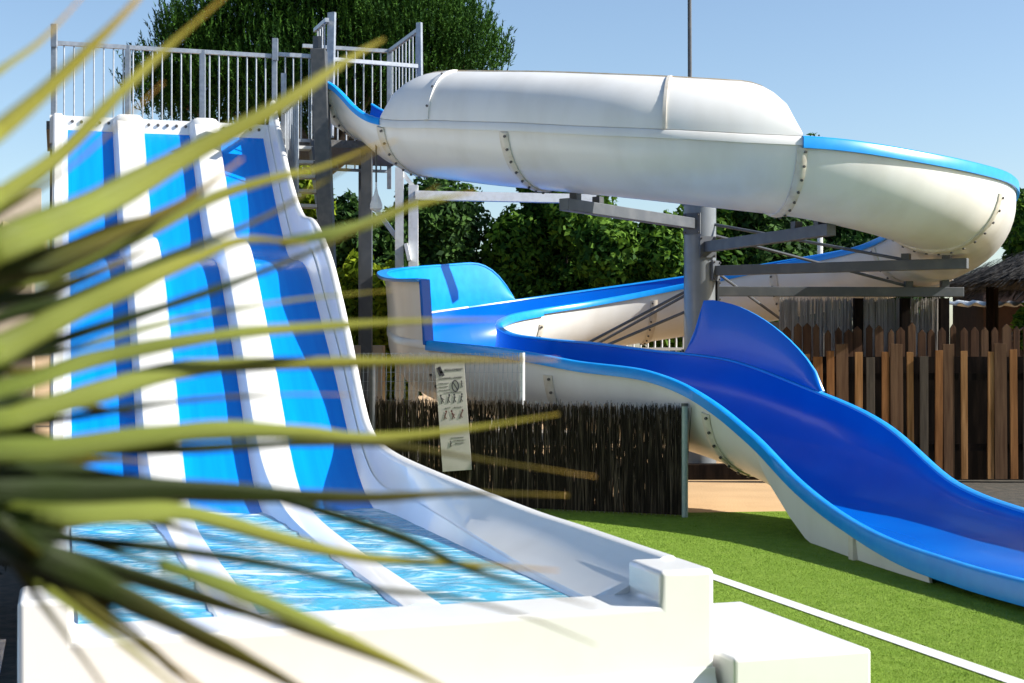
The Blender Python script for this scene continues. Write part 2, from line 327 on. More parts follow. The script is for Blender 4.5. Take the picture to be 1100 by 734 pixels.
# ------------------------------------------------------------------ spiral slide
PC = Vector((2.43,19.3,0)); RC = 3.34; WD = .70
POST = Vector((2.515,19.3,0))
# station: x, y, floor z, right rim height, left rim height
ST_ = [(-2.15,18.42,4.52,.52,.40),(-1.72,18.22,4.27,.55,.40),(-1.22,17.88,3.92,.53,.42),(-.4,17.30,3.72,.60,.55),(.5,16.68,3.56,.63,.55),(1.5,16.12,3.40,.64,.55)]
for ph, z, r, l in ((270,3.28,.67,.52),(285,3.19,.72,.52),(300,3.07,.76,.5),(315,2.96,.82,.5),(330,2.88,.88,.5),(345,2.79,.92,.52),(0,2.68,.94,.55),(20,2.52,.92,.6),(40,2.36,.92,.66),(60,2.18,.92,.72),(80,1.98,.92,.74),(100,1.80,.9,.74),(120,1.62,.88,.76),(140,1.46,.86,.80),(160,1.33,.84,.82),(180,1.19,.82,.83),(200,1.05,.78,.83),(218,.95,.80,.86),(235,.85,.81,.90)):
    ST_.append((PC.x+RC*math.cos(R(ph)), PC.y+RC*math.sin(R(ph)), z, r, l))
ST_ += [(1.15,16.08,.77,.77,.90),(1.95,15.5,.64,.79,.92),(2.58,14.83,.43,.74,.82),(3.0,14.0,.24,.61,.70),(3.3,12.9,.13,.34,.34),(3.54,11.5,.08,.17,.26),(3.82,10.3,.045,.14,.22),(4.10,9.3,.035,.14,.2),(4.38,8.3,.035,.14,.2),(4.65,7.3,.035,.14,.2)]
NS = 10; C = spline(ST_, NS); NPT = len(C)
T2 = np.gradient(C[:,:2], axis=0); T2 /= np.linalg.norm(T2, axis=1)[:,None]
RV = np.stack([T2[:,1], -T2[:,0]], 1)
HALF = 13
def side_prof(h, w):        # (lateral, height) from the floor out to the rim
    hh = min(h, w); out = []
    for a_ in np.linspace(0, math.pi/2, HALF): out.append((w*math.sin(a_), hh*(1-math.cos(a_))))
    ex = max(0, h-w)+1e-4; out += [(w+.004*0, hh+ex*.5), (w, hh+ex)]
    return out
def prof_at(i, off=0.0):
    wl = WD; R_ = side_prof(C[i,3], wl); L_ = side_prof(C[i,4], wl)
    pts = [(-x, z) for x, z in reversed(L_[1:])] + R_
    P = np.array(pts)
    if off:
        t = np.gradient(P, axis=0); t /= np.linalg.norm(t,axis=1)[:,None]; nrm = np.stack([t[:,1], -t[:,0]], 1); P = P + nrm*off
    return P
def sw(i, p):
    return (C[i,0]+RV[i,0]*p[0], C[i,1]+RV[i,1]*p[0], C[i,2]+p[1])
SP = thing('spiral_slide', 'long spiral slide, white outside and blue inside, winding round a grey post', 'water slide', (PC.x,PC.y,0))
THK = .035
JOINTS = [0,21,38,66,96,126,148,168,190,227,245,269,297,322,NPT-1]
for j in range(len(JOINTS)-1):
    i0, i1 = JOINTS[j], JOINTS[j+1]; rings = []
    for i in range(i0, i1+1):
        a_ = prof_at(i); b_ = prof_at(i, THK); rings.append([sw(i,p) for p in a_]+[sw(i,p) for p in b_[::-1]])
    na = len(a_); mis = [1]*(na-1)+[0]*(na+1)
    sec = MB().loft(rings, mis=mis).build('trough_section', [M['shell'],M['blue']], SP, smooth=45)
    for side in (0,1):
        if side == 1 and (21 <= i0 < 66 or 190 <= i0 < 227): lipm, wv_, hv = M['shell'], .05, .07
        else: lipm, wv_, hv = M['cyan'], .075, .085 if i0 >= 190 else (.10 if 66 <= i0 < 126 and side else .055)
        rr = []
        for i in range(i0, i1+1):
            p = prof_at(i)[-1 if side else 0]; s_ = 1 if side else -1
            hv_ = hv+.05*sm(296,307,i) if i0 >= 190 else hv
            r0 = [(p[0]-s_*.012,p[1]+.004),(p[0]-s_*.006,p[1]+.022),(p[0]+s_*.02,p[1]+.032),(p[0]+s_*(wv_-.02),p[1]+.030),(p[0]+s_*wv_,p[1]+.012),(p[0]+s_*wv_,p[1]-hv_),(p[0]+s_*(THK+.003),p[1]-hv_),(p[0]+s_*(THK+.003),p[1]+.002)]
            rr.append([sw(i,q) for q in r0])
        MB().loft(rr).build('rim', lipm, sec, smooth=50)
# bolted joints
def flange(i, parent, k0=3, k1=-3, half=.058, name='joint_flange', fm=None, bolts=True):
    i = min(max(i,1),NPT-2); tt = Vector((T2[i,0],T2[i,1],(C[i+1,2]-C[i-1,2])/max(1e-6,np.linalg.norm(C[i+1,:2]-C[i-1,:2])))).normalized()
    a_ = prof_at(i, THK-.004)[k0:k1]; b_ = prof_at(i, THK+.03)[k0:k1]; mb = MB(); rings = []
    for s_ in (-half, -half*.3, half*.3, half):
        e = .6 if abs(s_) == half else 1
        rings.append([Vector(sw(i,p))+tt*s_ for p in a_]+[Vector(sw(i,p*e+q*(1-e)))+tt*s_ for p,q in zip(b_[::-1],a_[::-1])])
    mb.loft(rings)
    P = b_; L = np.concatenate([[0],np.cumsum(np.linalg.norm(np.diff(P,axis=0),axis=1))]); nb = int(L[-1]/.15)
    for q in range(nb+1 if bolts else 0):
        s_ = .04+(L[-1]-.08)*q/max(nb,1); p = np.array([np.interp(s_,L,P[:,0]),np.interp(s_,L,P[:,1])]); k = min(np.searchsorted(L,s_),len(P)-2); t = P[k+1]-P[k]; t = t/np.linalg.norm(t); nn = np.array([t[1],-t[0]])
        A = Vector(sw(i,p-nn*.004))+tt*half*.45; B = Vector(sw(i,p+nn*.016))+tt*half*.45; mb.tube(A,B,.016,6,mi=1)
    return mb.build(name, [fm or M['flange'],M['bolt']], parent, smooth=40)
for j in JOINTS[1:-1]: flange(j, SP)
flange(4, SP)
# inward curving cover over the outer rim of the first turn
def ext_strip(name, i0, i1, hfun, curl, side, parent, inner, outer, edge):
    """panel standing on the rim: hfun(t) height along it, curl 0 upright .. 1 rolled inwards"""
    rings = []; K = 12
    for i in range(i0, i1+1):
        t = (i-i0)/(i1-i0); h = hfun(t); p = prof_at(i)[-1 if side else 0]; s_ = 1 if side else -1; a_ = []; b_ = []
        for k in range(K+1):
            an = math.pi/2*k/K*curl; rad = WD
            if curl > 0:
                x = p[0]+s_*.008 - s_*rad*(1-math.cos(an))*h/WD*.9; z = p[1]+.03+h*math.sin(an)/math.sin(math.pi/2*curl); nx_, nz_ = math.cos(an)*s_, math.sin(an)
            else: x = p[0]+s_*(.008+.05*(k/K)**2); z = p[1]+.03+h*k/K; nx_, nz_ = s_, -.1
            a_.append((x,z)); b_.append((x+nx_*.03,z+nz_*.03))
        rings.append([sw(i,q) for q in a_]+[sw(i,q) for q in b_[::-1]])
    mis = [1]*K+[2]+[0]*K+[2]
    o = MB().loft(rings, mis=mis, mi=2).build(name, [outer,inner,edge], parent, smooth=45); return o
cov = [21,28,53,66]
def hcov(i):
    if i < 26.5: return max(.03,.62*(1-((26.5-i)/5.5)**2.4)**.5) if i > 21 else .03
    if i > 60.5: return max(.03,.62*(max(0,1-((i-60.5)/5.5)**2.4))**.5)
    return .62
for a_, b_ in zip(cov[:-1], cov[1:]):
    o = ext_strip('cover_panel', a_, b_, lambda t: hcov(a_+(b_-a_)*t), .97, 1, SP, M['blue'], M['shell'], M['stain'])
def cover_point(i, k):
    p = prof_at(i)[-1]; an = math.pi/2*k*.97; rad = WD
    return (p[0]+.008-rad*(1-math.cos(an))*hcov(i)/WD*.9, p[1]+.03+hcov(i)*math.sin(an)/math.sin(math.pi/2*.97)), (math.cos(an), math.sin(an))
for a_, b_ in zip(cov[:-1], cov[1:]):
    rr = []
    for i in range(a_, b_+1):
        c_, _ = cover_point(i, 1); rr.append([sw(i,(c_[0]+x,c_[1]+z)) for x,z in ((-.03,-.005),(-.03,.045),(.012,.047),(.012,.028))])
    MB().loft(rr).build('cover_edge', M['stain'], SP)
def cover_seam(i, half, m, bolts=True):
    rr = []; tt = Vector((T2[i,0],T2[i,1],0)); mb = MB()
    for k in np.linspace(0,1,13):
        (x,z),(nx_,nz_) = cover_point(i,k); A = Vector(sw(i,(x+nx_*.026,z+nz_*.026))); B = Vector(sw(i,(x+nx_*.05,z+nz_*.05)))
        rr.append([A-tt*half,A+tt*half,B+tt*half,B-tt*half])
    mb.loft(rr)
    for k in ((.16,.42,.68) if bolts else ()):
        (x,z),(nx_,nz_) = cover_point(i,k); mb.tube(Vector(sw(i,(x+nx_*.045,z+nz_*.045)))+tt*half*.4,Vector(sw(i,(x+nx_*.066,z+nz_*.066)))+tt*half*.4,.014,6,mi=1)
    mb.build('cover_seam', [m,M['bolt']], SP, smooth=50)
cover_seam(28,.035,M['shell']); cover_seam(53,.018,M['flange'],False);
def smooth_hump(rise, fall):
    return lambda t: max(.012, (1-math.exp(-t/rise))*(1-sm(fall,1.0,t)))
# splash guards on the two tight bends
G1 = ext_strip('splash_guard', 183, 227, lambda t: .03+.60*(1-(1-min(t/.16,1))**2.6)+.08*t, 0, 1, SP, M['cyan'], M['shell'], M['blue'])  # brighter blue paints the sunlit look onto this inner face
rr = []
for i in range(183, 228):
    t = (i-183)/44; h = .03+.60*(1-(1-min(t/.16,1))**2.6)+.08*t; p = prof_at(i)[-1]; o_ = .03+.09*sm(.25,.6,t); x, z = p[0]+.058, p[1]+.03+h
    rr.append([sw(i,q) for q in ((x-.012,z-.004),(x-.008,z+.018),(x+o_,z+.022),(x+o_+.012,z+.008),(x+o_,z-.018),(x+.03,z-.02),(x+.032,z-.004))])
MB().loft(rr).build('guard_lip', M['cyan'], SP, smooth=50)
p = prof_at(227)[-1]; MB().beam(sw(227,(p[0]+.03,p[1]-.02)),sw(227,(p[0]+.085,p[1]+.75)),.05,.13).build('guard_end', M['blue'], SP, bevel=.01)
G2 = ext_strip('splash_guard', 255, 271, lambda t: .01+.62*sm(0,.14,t)*max(0,1-t**2.7)**.68, 0, 0, SP, M['blue'], M['shell'], M['cyan'])
for side, i0, i1 in ((1,279,307),(0,279,340)):
    rr = []
    for i in range(i0,i1+1):
        p = prof_at(i)[-1 if side else 0]; s_ = 1 if side else -1; zt = C[i,2]+p[1]-.03; zb = float(np.interp(i,(279,284,287,290.5,400),(zt-.02,.38,.19,.004,.004))); zb = min(zb, zt-.02)
        rr.append([sw(i,q) for q in ((p[0]+s_*.03,zt-C[i,2]),(p[0]+s_*.055,zt-C[i,2]),(p[0]+s_*.03,zb-C[i,2]),(p[0]+s_*.006,zb-C[i,2]))])
    MB().loft(rr).build('side_skirt', M['shell'], SP, smooth=45)
i = 298; x, y, z = sw(i,(WD+.048,.0)); MB().box((x,y,z+.03),(.05,.09,.26),math.atan2(T2[i,1],T2[i,0])+R(90)).build('joint_flange', M['flange'], SP, bevel=.005)
# small feet under the run out
for i in (278,):
    x, y, z = sw(i,(.1,0)); MB().beam((x,y,0),(x,y,z-.02),.1,.1).build('foot', M['dark'], SP)
i = 293; x, y, z = sw(i,(.45,.0)); 

# ------------------------------------------------------------------ post that carries the spiral
PO = thing('support_post', 'thick grey steel post with beams carrying the spiral slide', 'post', (POST.x,POST.y,0))
mb = MB().tube((POST.x,POST.y,0),(POST.x,POST.y,3.62),.215,32)
mb.tube((POST.x,POST.y,0.0),(POST.x,POST.y,.03),.36,24)
mb.build('pole', M['pole'], PO, smooth=40)
MB().tube((POST.x,POST.y,3.62),(POST.x,POST.y,3.65),.235,32).build('cap', M['steel'], PO, smooth=40)
def arm(ph, z, r, w=.12, h=.13, brace=None, foot=True):
    e = Vector((POST.x+r*math.cos(R(ph)), POST.y+r*math.sin(R(ph)), z)); s_ = Vector((POST.x+.19*math.cos(R(ph)),POST.y+.19*math.sin(R(ph)),z))
    ar = MB().beam(s_,e,w,h).build('arm', M['steel'], PO, bevel=.008)
    u = (e-s_).normalized()
    pb = MB().box(s_+u*.035,(.025,w+.12,h+.14),R(ph))
    for sy in (-1,1):
        for sz in (-1,1): q_ = s_+u*.048+Matrix.Rotation(R(ph),3,'Z') @ Vector((0,sy*(w/2+.035),sz*(h/2+.045))); pb.tube(q_,q_+u*.02,.014,6,mi=1)
    pb.build('mounting_plate', [M['steel'],M['bolt']], ar)
    if foot:
        MB().box(e-u*.25+Vector((0,0,h/2+.05)),(.1,.1,.10),R(ph)).build('bracket', M['dark'], ar); MB().box(e-u*.75+Vector((0,0,h/2+.04)),(.1,.1,.08),R(ph)).build('bracket', M['dark'], ar)
    if brace is not None:
        MB().tube(s_+Vector((0,0,brace)), e-u*.45, .02, 8).build('brace', M['steel'], PO)
arm(235,3.36,3.35,.13,.14)
arm(290,3.05,3.2,.12,.14)
arm(330,2.74,3.5,.12,.13,.62)
arm(4,2.47,3.6,.12,.13,.75)
arm(55,2.03,3.4,.12,.13,.8)
arm(125,1.56,3.3,.12,.13,.9)
arm(172,1.20,3.0,.12,.13,1.0)
arm(150,1.38,3.0,.10,.10,1.1,False)
# thin mast behind
o = MB().tube((2.98,24,0),(2.95,24,9.5),.045,10,r2=.03).build('mast', M['dark']); tag(o,'thin dark mast rising into the sky above the top of the spiral slide','mast')
o = MB().tube(at(881,420,25),at(881,232,25),.05,10).build('lamp_post', M['whitem']); tag(o,'short pale post standing among the trees right of the grey steel post','post')

# ------------------------------------------------------------------ stair tower
TW = thing('stair_tower', 'grey steel stair tower with railings behind the tops of both slides', 'tower', loc(2.2,19.6), TH)
MB().box(loc(1.32,19.65,4.45),(2.9,2.1,.10),TH).build('deck', M['deck'], TW)
MB().box(loc(3.75,19.5,4.38),(1.7,1.7,.10),TH).build('deck', M['deck'], TW)
for X_,Y_ in ((0,18.75),(0,20.5),(2.72,18.8),(2.72,20.5),(3.9,18.75),(4.2,20.4)):
    MB().beam(loc(X_,Y_,0),loc(X_,Y_,4.40),.14,.14).build('column', M['steel'], TW)
cp = Vector((-2.27,17.62,0))
MB().beam(Vector((-2.13,17.62,0)),Vector((-2.36,17.62,5.35)),.25,.18).build('column', M['dark'], TW, bevel=.01)
def railing(p, q, z0, z1, nb, parent, posts=(), barm=M['galv'], ext=.2, railm=None):
    p, q = Vector(p), Vector(q); mb = MB(); P0 = p.copy(); Q0 = q.copy()
    mb.beam(P0+Vector((0,0,z1)),Q0+Vector((0,0,z1)),.05,.05)
    r = mb.build('railing', railm or M['galv'], parent)
    MB().beam(P0+Vector((0,0,z0+.05)),Q0+Vector((0,0,z0+.05)),.04,.04).build('bottom_rail', M['galv'], r)
    for k in range(1, nb):
        t = k/nb; b0 = p.lerp(q,t); MB().tube(b0+Vector((0,0,z0+.05)),b0+Vector((0,0,z1)),.011,6).build('baluster', barm, r)
    for t in posts:
        b0 = p.lerp(q,t); MB().beam(b0+Vector((0,0,z0-.3)),b0+Vector((0,0,z1+ext)),.06,.06).build('post', M['galv'], r)
    return r
railing(loc(-.04,18.58),loc(2.66,18.58),4.45,5.46,23,TW,(0,.325,.665,1.0),ext=.02)
for X_ in (-.04,2.66): MB().beam(loc(X_,18.53,5.4),loc(X_,18.53,5.68),.07,.05).build('post_top', M['galv'], TW)
railing(loc(2.7,18.64),loc(3.22,18.64),4.35,5.50,5,TW,(1,),ext=0)
railing(loc(2.78,18.6),loc(2.78,17.3),3.5,4.75,10,TW,(0,),ext=.5)
# gate and back rail at the entry of the spiral
railing(loc(3.3,20.3),loc(4.55,20.3),4.2,5.98,10,TW,(),ext=0)
railing(loc(4.55,20.3),loc(4.62,18.75),4.3,5.98,9,TW,(0,),ext=.02)
MB().beam(loc(4.62,18.72,4.4),loc(4.60,18.70,6.05),.07,.05).build('post', M['galv'], TW)
MB().beam(loc(3.36,18.35,5.42),loc(4.62,18.72,5.47),.05,.05).build('guard_bar', M['galv'], TW)
MB().beam(loc(3.32,18.30,4.4),loc(3.36,18.35,6.02),.10,.05).build('post', M['galv'], TW)
railing(loc(3.28,18.25),loc(3.24,18.9),4.4,5.9,5,TW,(),ext=0)
MB().beam(loc(3.22,18.6,4.3),loc(3.22,18.6,5.75),.11,.11).build('post', M['steel'], TW)
# stairs
for sx in (2.74,3.13):
    MB().beam(loc(sx,18.55,4.34),loc(sx,15.55,.05),.05,.2).build('stringer', M['steel'], TW)
for k in range(21):
    MB().box(loc(2.935,18.50-.14*k,4.28-.2*k),(.38,.21,.04),TH).build('tread', M['whitem'], TW)
# white frame legs holding the first joint of the spiral
FR = thing('steel_trestle', 'white twin-legged steel trestle with diagonal brace behind the left bend of the spiral', 'trestle', (-1.5,21.2,0))
p = at(429,186,21.2); MB().beam((p.x,p.y,0),(p.x,p.y,p.z+.08),.12,.09).build('leg', M['whitem'], FR)
q = at(444,199,21.2); MB().beam((q.x,q.y,0),(q.x,q.y,q.z),.14,.09).build('leg', M['whitem'], FR)
MB().beam((p.x,p.y+.01,p.z+.06),(q.x,q.y+.01,q.z-.02),.06,.06).build('crosspiece', M['whitem'], FR)
MB().beam(at(388,203,21.3),at(431,262,21.22),.10,.06).build('diagonal_brace', M['whitem'], FR)
MB().beam(at(436,262,21.15),at(440,280,21.15),.19,.05).build('gusset', M['whitem'], FR)
MB().beam(at(446,210,21.2),at(640,214,21.4),.14,.13).build('beam', M['whitem'], FR)
# hanging lamp
LMP = thing('hanging_lamp', 'small white bell-shaped lamp hanging below the tower deck beside the dark column', 'lamp', at(405,190,17.45))
c0 = at(404,226,17.45); rg = []
for z_, r_ in ((-.02,.02),(0,.055),(.02,.075),(.07,.075),(.13,.055),(.20,.025),(.27,.012),(.36,.010)): rg.append([(c0.x+r_*math.cos(t),c0.y+r_*math.sin(t),c0.z+z_) for t in np.linspace(0,2*math.pi,16,endpoint=False)])
MB().loft(rg).build('shade', M['whitem'], LMP, smooth=40)
MB().tube((c0.x,c0.y,c0.z+.34),(c0.x,c0.y,4.32),.012,6).build('rod', M['dark'], LMP)

# ------------------------------------------------------------------ wire mesh fence with brushwood
MF = thing('mesh_fence', 'wire mesh fence lined with dark brushwood between the two slides', 'fence', (1.75,14.64,0))
A = Vector((1.747,14.64,0)); B = Vector((.109,15.32,0)); D_ = Vector((-1.50,15.55,0)); E = Vector((-2.6,15.7,0))
def mesh_panel(p, q, h, pitch, vp):
    mb = MB(); L = (q-p).length; u = (q-p)/L; n_ = int(L/pitch)
    for k in range(n_+1):
        b0 = p+u*(L*k/n_); mb.tube(b0+Vector((0,0,.04)),b0+Vector((0,0,h)),.0020,4)
    for k in range(int(h/vp)+1): mb.tube(p+Vector((0,0,.05+k*vp)),q+Vector((0,0,.05+k*vp)),.0022,4)
    fr = Vector((u.y,-u.x,0))
    for k in range(n_): # barbed fold along the top
        b0 = p+u*(L*k/n_); mb.tube(b0+Vector((0,0,h)),b0+u*pitch*.9-Vector((0,-.02,.055)),.003,4)
        mb.tube(b0+Vector((0,0,h-.06)),b0+u*pitch-Vector((0,0,0))+Vector((0,0,h)),.003,4) if k%2 else None
    return mb.build('wire_mesh', M['galv'], MF)
mesh_panel(A,B,1.15,.05,.2); mesh_panel(B,D_,1.66,.05,.1); mesh_panel(D_,E,1.66,.05,.1)
def brush(p, q, h, m, n_, parent, name='brushwood_screen', r=.006, jit=.05, z0=.02):
    mb = MB(); L = (q-p).length; u = (q-p)/L; nn = Vector((-u.y,u.x,0))
    for k in range(n_):
        s_ = RNG.uniform(0,L); o_ = RNG.normal(0,.012)+.025; b0 = p+u*s_+nn*o_
        t0 = b0+Vector((0,0,z0)); t1 = b0+u*RNG.normal(0,jit)+nn*RNG.normal(0,.012)+Vector((0,0,h+RNG.normal(0,.025)))
        mb.tube(t0,t1,r*RNG.uniform(.5,1.3),4,r2=r*.4,caps=False)
    return mb.build(name, m, parent)
brush(A,B,1.10,M['reed'],1000,MF,r=.0075); brush(B,D_,1.13,M['reed'],900,MF,r=.0075); brush(D_,E,1.13,M['reed'],500,MF,r=.0075)
mb = MB().tube(A-Vector((0,.05,0)),A+Vector((0,-.05,1.12)),.032,12).build('post', M['green_post'], MF, smooth=40)
mb = MB().tube(A+Vector((0,-.05,1.12)),A+Vector((0,-.05,1.15)),.036,12).build('post_cap', M['dark'], MF, smooth=40)
MB().tube(B+Vector((0,.07,0)),B+Vector((0,.07,1.66)),.03,12).build('post', M['whitem'], MF, smooth=40)
MB().tube(D_-Vector((0,.05,0)),D_+Vector((0,-.05,1.60)),.035,12).build('post', M['dark'], MF, smooth=40)

# ------------------------------------------------------------------ rules sign
sc = at(487,448,15.25); SG = thing('sign_board', 'tall narrow white rules sign with rows of pictograms hung on the mesh fence', 'sign', (sc.x,sc.y,sc.z-.56))
rotS = Matrix.Rotation(R(4.2),3,'Y').inverted() @ Matrix.Identity(3)
def sg(x, z, y=0): return sc + rotS @ Vector((x*.8, y, z))
SWd, SHt = .31, 1.14
MB().box(sc,(SWd,.012,SHt),rot=rotS).build('panel', M['signw'], SG, bevel=.002)
def text(body, size, x, z, m, parent):
    cu = bpy.data.curves.new('lettering','FONT'); cu.body = body; cu.size = size; cu.extrude = .001; cu.align_x = 'CENTER'
    to = bpy.data.objects.new('lettering_source', cu); COL.objects.link(to)
    dg = bpy.context.evaluated_depsgraph_get(); me = bpy.data.meshes.new_from_object(to.evaluated_get(dg)); bpy.data.objects.remove(to)
    mt = (Matrix.Translation(sg(x,z,-.0085)) @ rotS.to_4x4() @ Matrix.Rotation(R(90),4,'X')); me.transform(mt)
    me.materials.clear(); me.materials.append(m); o = bpy.data.objects.new('lettering', me); COL.objects.link(o); put(o, parent); return o
text('RÈGLEMENT', .036, .05, .485, M['ink'], SG)
text('CONSIGNES  USAGERS', .0245, 0, .405, M['ink'], SG)
def seg(mb, x0, z0, x1, z1, w): mb.beam(sg(x0,z0,-.0085),sg(x1,z1,-.0085),.003,w)
def disc(mb, x, z, r): mb.add([sg(x+r*math.cos(t),z+r*math.sin(t),-.0092) for t in np.linspace(0,2*math.pi,14,endpoint=False)],[tuple(range(14))])
mb = MB()
for a_, b_ in (((-.16,.53),(-.13,.44)),((-.14,.54),(-.11,.47)),((-.12,.49),(-.09,.44))): seg(mb,*a_,*b_,.03)
mb.build('emblem', M['ink'], SG)
def figure(x, z, s_, m, pose):
    mb = MB(); disc(mb, x+pose*.25*s_, z+.9*s_, .17*s_); seg(mb,x+pose*.2*s_,z+.7*s_,x,z+.2*s_,.16*s_); seg(mb,x,z+.2*s_,x-.25*s_,z-.3*s_,.10*s_); seg(mb,x,z+.2*s_,x+.3*s_,z-.2*s_,.10*s_); seg(mb,x+pose*.15*s_,z+.6*s_,x+.38*s_,z+.45*s_+.2*pose*s_,.08*s_); mb.build('pictogram', m, SG)
for k, x in enumerate((-.13,-.05,.03,.12)): figure(x,.17,.07,M['ink'],(-1,1,.2,.8)[k])
for k, x in enumerate((-.11,0,.10)): figure(x,.00,.07,M['inkred'],(1.2,-1,1.6)[k])
figure(.14,.32,.055,M['ink'],.1); figure(-.06,-.30,.05,M['ink'],0)
mb = MB(); ts = np.linspace(0,2*math.pi,19)
for t0,t1 in zip(ts[:-1],ts[1:]): seg(mb,.055+.042*math.cos(t0),.325+.058*math.sin(t0),.055+.042*math.cos(t1),.325+.058*math.sin(t1),.011)
seg(mb,.03,.365,.08,.285,.011); mb.build('prohibition_mark', M['ink'], SG)
mb = MB()                   # unreadable rows of small print, as blurred ticks
for z, x0, x1 in ((.36,-.16,-.02),(.325,-.16,-.04),(.29,-.16,-.02),(.26,-.1,.14),(.10,-.10,-.02),(.10,.02,.13),(-.22,-.05,.12),(-.25,-.02,.14),(-.28,0,.12)):
    x = x0
    while x < x1:
        w = random.uniform(.008,.022); seg(mb,x,z,min(x+w,x1),z,.006); x += w+random.uniform(.006,.012)
mb.build('small_print', M['ink'], SG)

# ------------------------------------------------------------------ board fences
def board_fence(label, d, items, zbot, parent_name, railz, mats):
    F_ = thing(parent_name, label, 'fence', ((items[0][0]-550)/FPX*d, d, 0))
    l0 = (items[0][0]-550)/FPX*d-.3; l1 = (items[-1][0]-550)/FPX*d+.3
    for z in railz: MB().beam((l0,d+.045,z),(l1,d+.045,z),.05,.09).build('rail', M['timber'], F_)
    for cx, wpx, topy, mi, pt in items:
        p = at(cx, topy, d); w = wpx/FPX*d; tilt = random.uniform(-.012,.012); yo = random.uniform(-.012,.012); mb = MB()
        top = p.z; x0, x1 = p.x-w/2, p.x+w/2; yy = d+yo
        prof = [(x0,zbot),(x1,zbot),(x1+tilt,top-(.06 if pt else random.uniform(0,.015)))] + ([((x0+x1)/2+tilt,top)] if pt else []) + [(x0+tilt,top-(.06 if pt else random.uniform(0,.015)))]
        rings = [[(x,yy+y,z) for x,z in prof] for y in (-.014,.014)]
        mb.loft(rings).build('board', mats[mi], F_, bevel=.003)
    return F_
W_ = M['woods']
fr = [(866,8,380,3,0),(879,10,383,0,0),(892,8,377,0,0),(905,13,369,1,0),(922,8,378,3,0),(935,9,383,2,0),(951,8,378,0,0),(963,13.5,369,1,0),(978.5,7,378,3,0),(992,9,382,2,0),(1008,8,376,0,0),(1019.5,12,369,1,0),(1035.5,7,376,3,0),(1064,7,377,3,0),(1075,13.5,369,1,0),(1089,8,375,0,0),(1104,11,380,2,0),(1120,13,369,1,0),(1136,8,376,3,0),(1152,9,380,0,0),(1168,13,369,1,0)]
board_fence('front row of weathered brown wooden boards standing behind the blue end of the spiral slide', 18.3, fr, .05, 'board_fence', (.45,1.35), W_)
bk = []
x = 846
while x < 1190:
    bk.append((x, random.uniform(6,10), random.uniform(346,356), random.choice((4,4,4,1)), 1)); x += random.uniform(9.5,12.5)
board_fence('taller dark rear row of pointed wooden boards behind the front board fence', 19.3, bk, .05, 'board_fence', (.6,1.5), W_)
# near-black sheet added so the gap between both rows reads as deep shade
LN = tag(MB().box((8.6,18.72,.80),(9.4,.04,1.60)).build('gap_shade_sheet', M['timber']), 'near-black sheet added as shade in the gaps between both rows of boards', 'wall')
for z in (.3,.7,1.1,1.5): pass
# split cane screen
CS = thing('cane_screen', 'row of pale split cane panels between dark posts above the board fence', 'screen', (4.6,20.0,0))
for x0, x1 in ((838,919),(926,968),(978,1011)):
    p, q = at(x0,375,20.0), at(x1,375,20.0); p.z = q.z = 0
    brush(p,q,2.38,M['cane'],int((x1-x0)*4.2),CS,'cane_panel',.012,.004,1.2)
for x in (922,972,1014): p = at(x,375,19.92); MB().beam((p.x,p.y,0),(p.x,p.y,2.40),.12,.11).build('post', M['timber'], CS)
# thatched hut
HT = thing('thatched_hut', 'open hut with a shaggy grey thatched roof on dark posts at the right edge', 'hut', (8.9,23,0))
cx_, cy_ = 9.55, 22.8
n = 9000; r0 = np.sqrt(RNG.random(n)); th_ = RNG.uniform(0,6.283,n)
rad = .25+2.35*r0; zz = 3.75-.78*(rad/2.6)**.8*1.2 + RNG.normal(0,.05,n)
px_, py_ = cx_+rad*np.cos(th_), cy_+rad*np.sin(th_); ln = RNG.uniform(.25,.55,n); wd = RNG.uniform(.008,.022,n)
tx, ty = -np.sin(th_), np.cos(th_); V = np.zeros((n,4,3))
j1, j2 = RNG.normal(0,.06,n), RNG.normal(0,.06,n)
V[:,0] = np.stack([px_-tx*wd,py_-ty*wd,zz],1); V[:,1] = np.stack([px_+tx*wd,py_+ty*wd,zz],1)
ex_ = np.cos(th_)*ln*.9+j1; ey_ = np.sin(th_)*ln*.9+j2; ez_ = zz-ln*.42+RNG.normal(0,.05,n)
V[:,2] = np.stack([px_+tx*wd*.4+ex_,py_+ty*wd*.4+ey_,ez_],1); V[:,3] = np.stack([px_-tx*wd*.4+ex_,py_-ty*wd*.4+ey_,ez_],1)
rf = fastmesh('roof', V.reshape(-1,3), np.arange(4*n).reshape(-1,4), M['thatch'], HT)
rg = [[(cx_+r*math.cos(t),cy_+r*math.sin(t),z) for t in np.linspace(0,2*math.pi,28,endpoint=False)] for r,z in ((2.75,2.72),(1.9,3.02),(1.0,3.36),(.3,3.66),(.05,3.72))]
MB().loft(rg).build('roof_core', M['thatch'], HT, smooth=60)
for a_ in (150,215,300,30): MB().tube((cx_+1.9*math.cos(R(a_)),cy_+1.9*math.sin(R(a_)),0),(cx_+1.9*math.cos(R(a_)),cy_+1.9*math.sin(R(a_)),2.95),.10,10).build('post', M['timber'], HT)
SH = thing('shed', 'dark brown walled shed under a pale wavy roof edge beside the hut', 'shed', (9.0,26.5,0))
MB().box((10.9,26.6,1.4),(5.0,1.8,2.8)).build('wall', M['redwall'], SH)
rg = [(7.7+ .05*k, 2.45+.03*math.sin(k*1.15)) for k in range(40)]
MB().loft([[(x,y,z) for (y,z) in ((25.0,zz_),(26.0,zz_+.08),(26.0,zz_+.105),(25.0,zz_+.025))] for x,zz_ in rg]).build('roof_sheet', M['whitem'], SH)
# low dark strip under the far trough
o = MB().box((2.6,18.86,.10),(2.2,.18,.20)).build('dark_strip', M['timber'], bevel=.01)
tag(o,'low dark strip on the sandy ground seen under the end of the spiral slide','strip')
